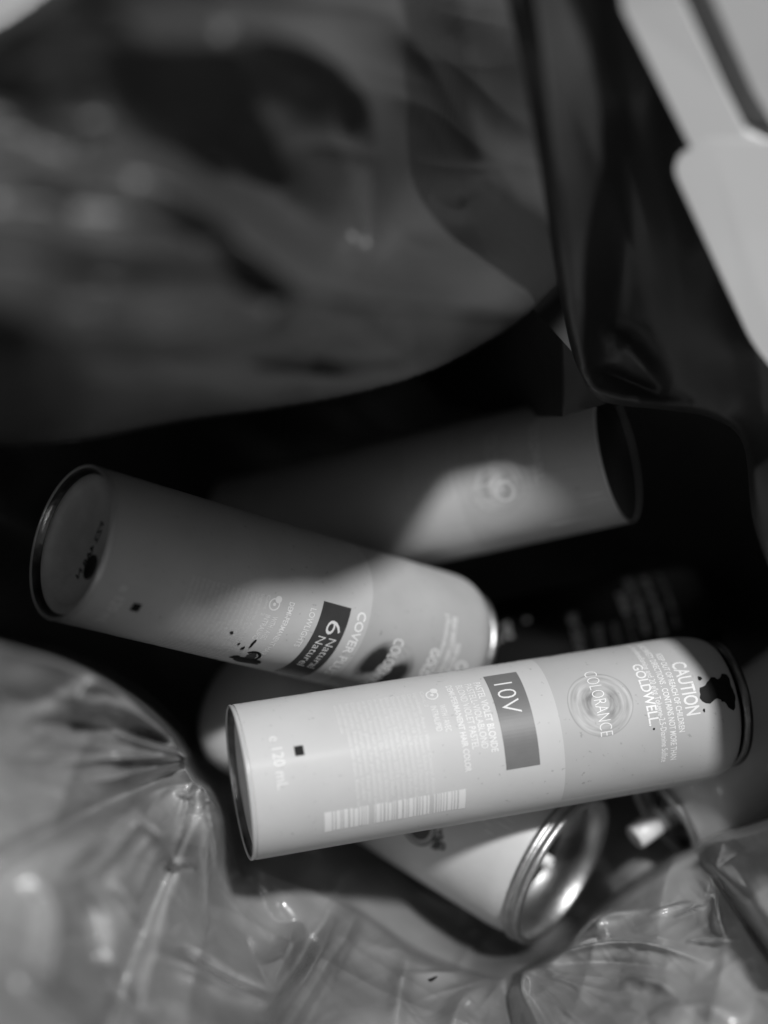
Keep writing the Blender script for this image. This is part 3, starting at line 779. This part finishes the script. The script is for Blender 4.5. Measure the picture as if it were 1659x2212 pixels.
low.lathe('valve_stem', [(99.9, 1.9), (104.4, 1.8), (104.6, 1.5), (104.6, 1.0), (102, 0.9)], M_PLASTIC, seg=32)
bm = bmesh.new()
ring_flat(bm, 9.8, 74.4, 4.6, 5.3, k=32); ring_flat(bm, 9.8, 74.4, 0.0001, 3.8, k=24)
for i in range(24):
    a = i / 24 * 2 * math.pi; disc_flat(bm, 9.8 + 4.2 * math.cos(a), 74.4 + 4.2 * math.sin(a), 0.18, 8)
for i in range(5):
    blob(bm, 12.4 - i * 1.1, 80.6 + (i % 2) * 0.9, 1.0, 0.5, 30 + i, rough=.5)
low.wrap_bm('round_seal', bm, M_SEAL)
low.text('seal_lettering', [('SPA', -6, 2, 83, 2.6, 0.02)] if False else [('&', 9.4, 13.6, 79.6, 4.2, 0.02)], M_SEAL)

# rounded white can end left of the front can
wp = [(0, 0.01), (0.1, 11), (0.9, 14), (2.4, 16.6), (5, 18.3), (9, 19), (23, 19), (24, 18)]
wc = Can('white_can', 'rounded white can end peeking out left of the front can, dark mark on it', (500, 1505, 450), (700, 1610, 470), 19, wp, M_WHITE, 'can')
wc.lathe('body', wp, M_WHITE, uvs=True)
wc.lathe('base_plate', [(24, 18), (23, 17), (23, 0.01)], M_PLATE)
bm = bmesh.new(); blob(bm, 8.5, 6.5, 2.6, 0.9, 3, rough=.4); blob(bm, 11.5, 5.6, 1.6, 0.7, 8, rough=.4); blob(bm, 10.0, 8.6, 1.8, .4, 12, rough=.4); wc.wrap_bm('dark_mark', bm, M_SEAL)
for i, (u0, u1, v, w_) in enumerate(((81.3, 98.5, 0.2, .22), (79.2, 93, 4.4, .12), (93, 104, 3.2, .10), (109.6, 117.4, 9.3, .26), (107.7, 117.8, 11.3, .2), (99, 112, 17.0, .16), (60.5, 61.8, 3.4, .45), (104, 116, 1.0, .1))):
    streak(top, u0, u1, v, w_, 0.15, 20 + i)
for i, (u0, u1, v) in enumerate(((90, 98, -4.2), (92, 99, -2.2), (88, 93, -0.6), (91, 95, 1.2))):
    streak(low, u0, u1, v, 0.35, 0.12, i)

# black can in the gloom -------------------------------------------
bp = [(0.5, 19.2), (1, 20), (40, 20), (72, 20), (76, 17)]
blk = Can('black_can', 'black can in deep shadow behind the front can, rows of pale lettering', (1010, 1455, 502), (1500, 1345, 506), 20, bp, M_BLACKCAN, 'can')
blk.lathe('body', bp, M_BLACKCAN, uvs=True)
blk.lathe('end_rim', ring_prof(0.6, 19.3, 0.7), M_DARKMETAL)
blk.lathe('base_plate', [(0.5, 19), (2, 18), (2.5, 0.01)], M_DARKMETAL)
blk.text('instruction_text', [('Hair Color', -11, -1, 31.6, 2.9, 0.05), ('for all tones', -1, 12, 31.6, 2.2, 0.0), ('Strong', -5.5, 3, 38.3, 2.2, 0.02), ('Hold Finish', -5, 9, 43.4, 2.0, 0.0), ('Shake', -15, -7, 48.0, 2.8, 0.05), ('before each use', -6.5, 8, 48.0, 2.0, 0.0),
    ('apply to where you', -21, 0, 52.2, 2.6, 0.04), ('spray up close to', -20, 2, 57.0, 2.4, 0.04), ('use and wash out', -20, 0, 61.8, 1.9, 0.0), ('50 ml', -13, -8, 12, 2.4, 0.0), ('net', -11, -7, 8.4, 2.0, 0.0)], M_GREYPRINT)
bm = bmesh.new(); disc_flat(bm, -12.5, 19.5, 0.9); blk.wrap_bm('round_symbol', bm, M_GREYPRINT)

# small aerosol at the right ------------------------------------------
sp_ = [(0, 11.6), (1.2, 12.6), (3, 15.2), (5.5, 17.6), (9, 18.8), (13, 19), (62, 19)]
sm = Can('white_aerosol_can', 'white can at the right under the front can, white nozzle pointing lower left', (1440, 1757, 447), (1660, 1590, 458), 19, sp_, M_WHITE, 'aerosol can')
sm.lathe('body', sp_, M_WHITE, uvs=True)
sm.lathe('valve_ring', ring_prof(-0.6, 12.2, 1.25), M_METAL)
sm.lathe('valve_cup', [(-0.6, 11.2), (1.6, 10.6), (1.8, 6), (0, 4.6), (-1.6, 4.2), (-1.9, 0.01)], M_DARKMETAL)
sm.lathe('nozzle', [(-1.8, 3.6), (-3.0, 3.5), (-3.2, 2.5), (-3.8, 2.5), (-4.0, 3.6), (-11.4, 3.5), (-11.9, 3.0), (-10.9, 0.9), (-7, 0.7)], M_PLASTIC, seg=40)

# ---------------------------------------------------------------- fleck on the film
def fleck(name, px, py, d, w, h, label):
    o = at(px, py, d); n = 14; vs = []
    for j in range(2):
        for i in range(n):
            a = 2 * math.pi * i / n; f = 1 + .15 * math.sin(3 * a)
            vs.append(RIGHT * (w * f * math.cos(a) - 0.0) / 1000 + UP * (h * f * math.sin(a) + 0.4 * w * f * math.cos(a)) / 1000 - FWD * (j * 0.4) / 1000)
    ob = mesh_obj(name, vs, [tuple(range(n)), tuple(reversed(range(n, 2 * n)))] + [(i, (i + 1) % n, n + (i + 1) % n, n + i) for i in range(n)], M_INKSHADOW, smooth=False)
    ob.location = o; tag(ob, label, 'debris')
# placed on the film by its own height function
def film_depth(px, py): return float(grey_fn(np.array([[px]], float), np.array([[py]], float))[0, 0])
fleck('debris_fleck', 932, 2115, film_depth(932, 2115) - 0.8, 1.5, 0.4, 'tiny dark fleck lying on the grey film at the bottom')
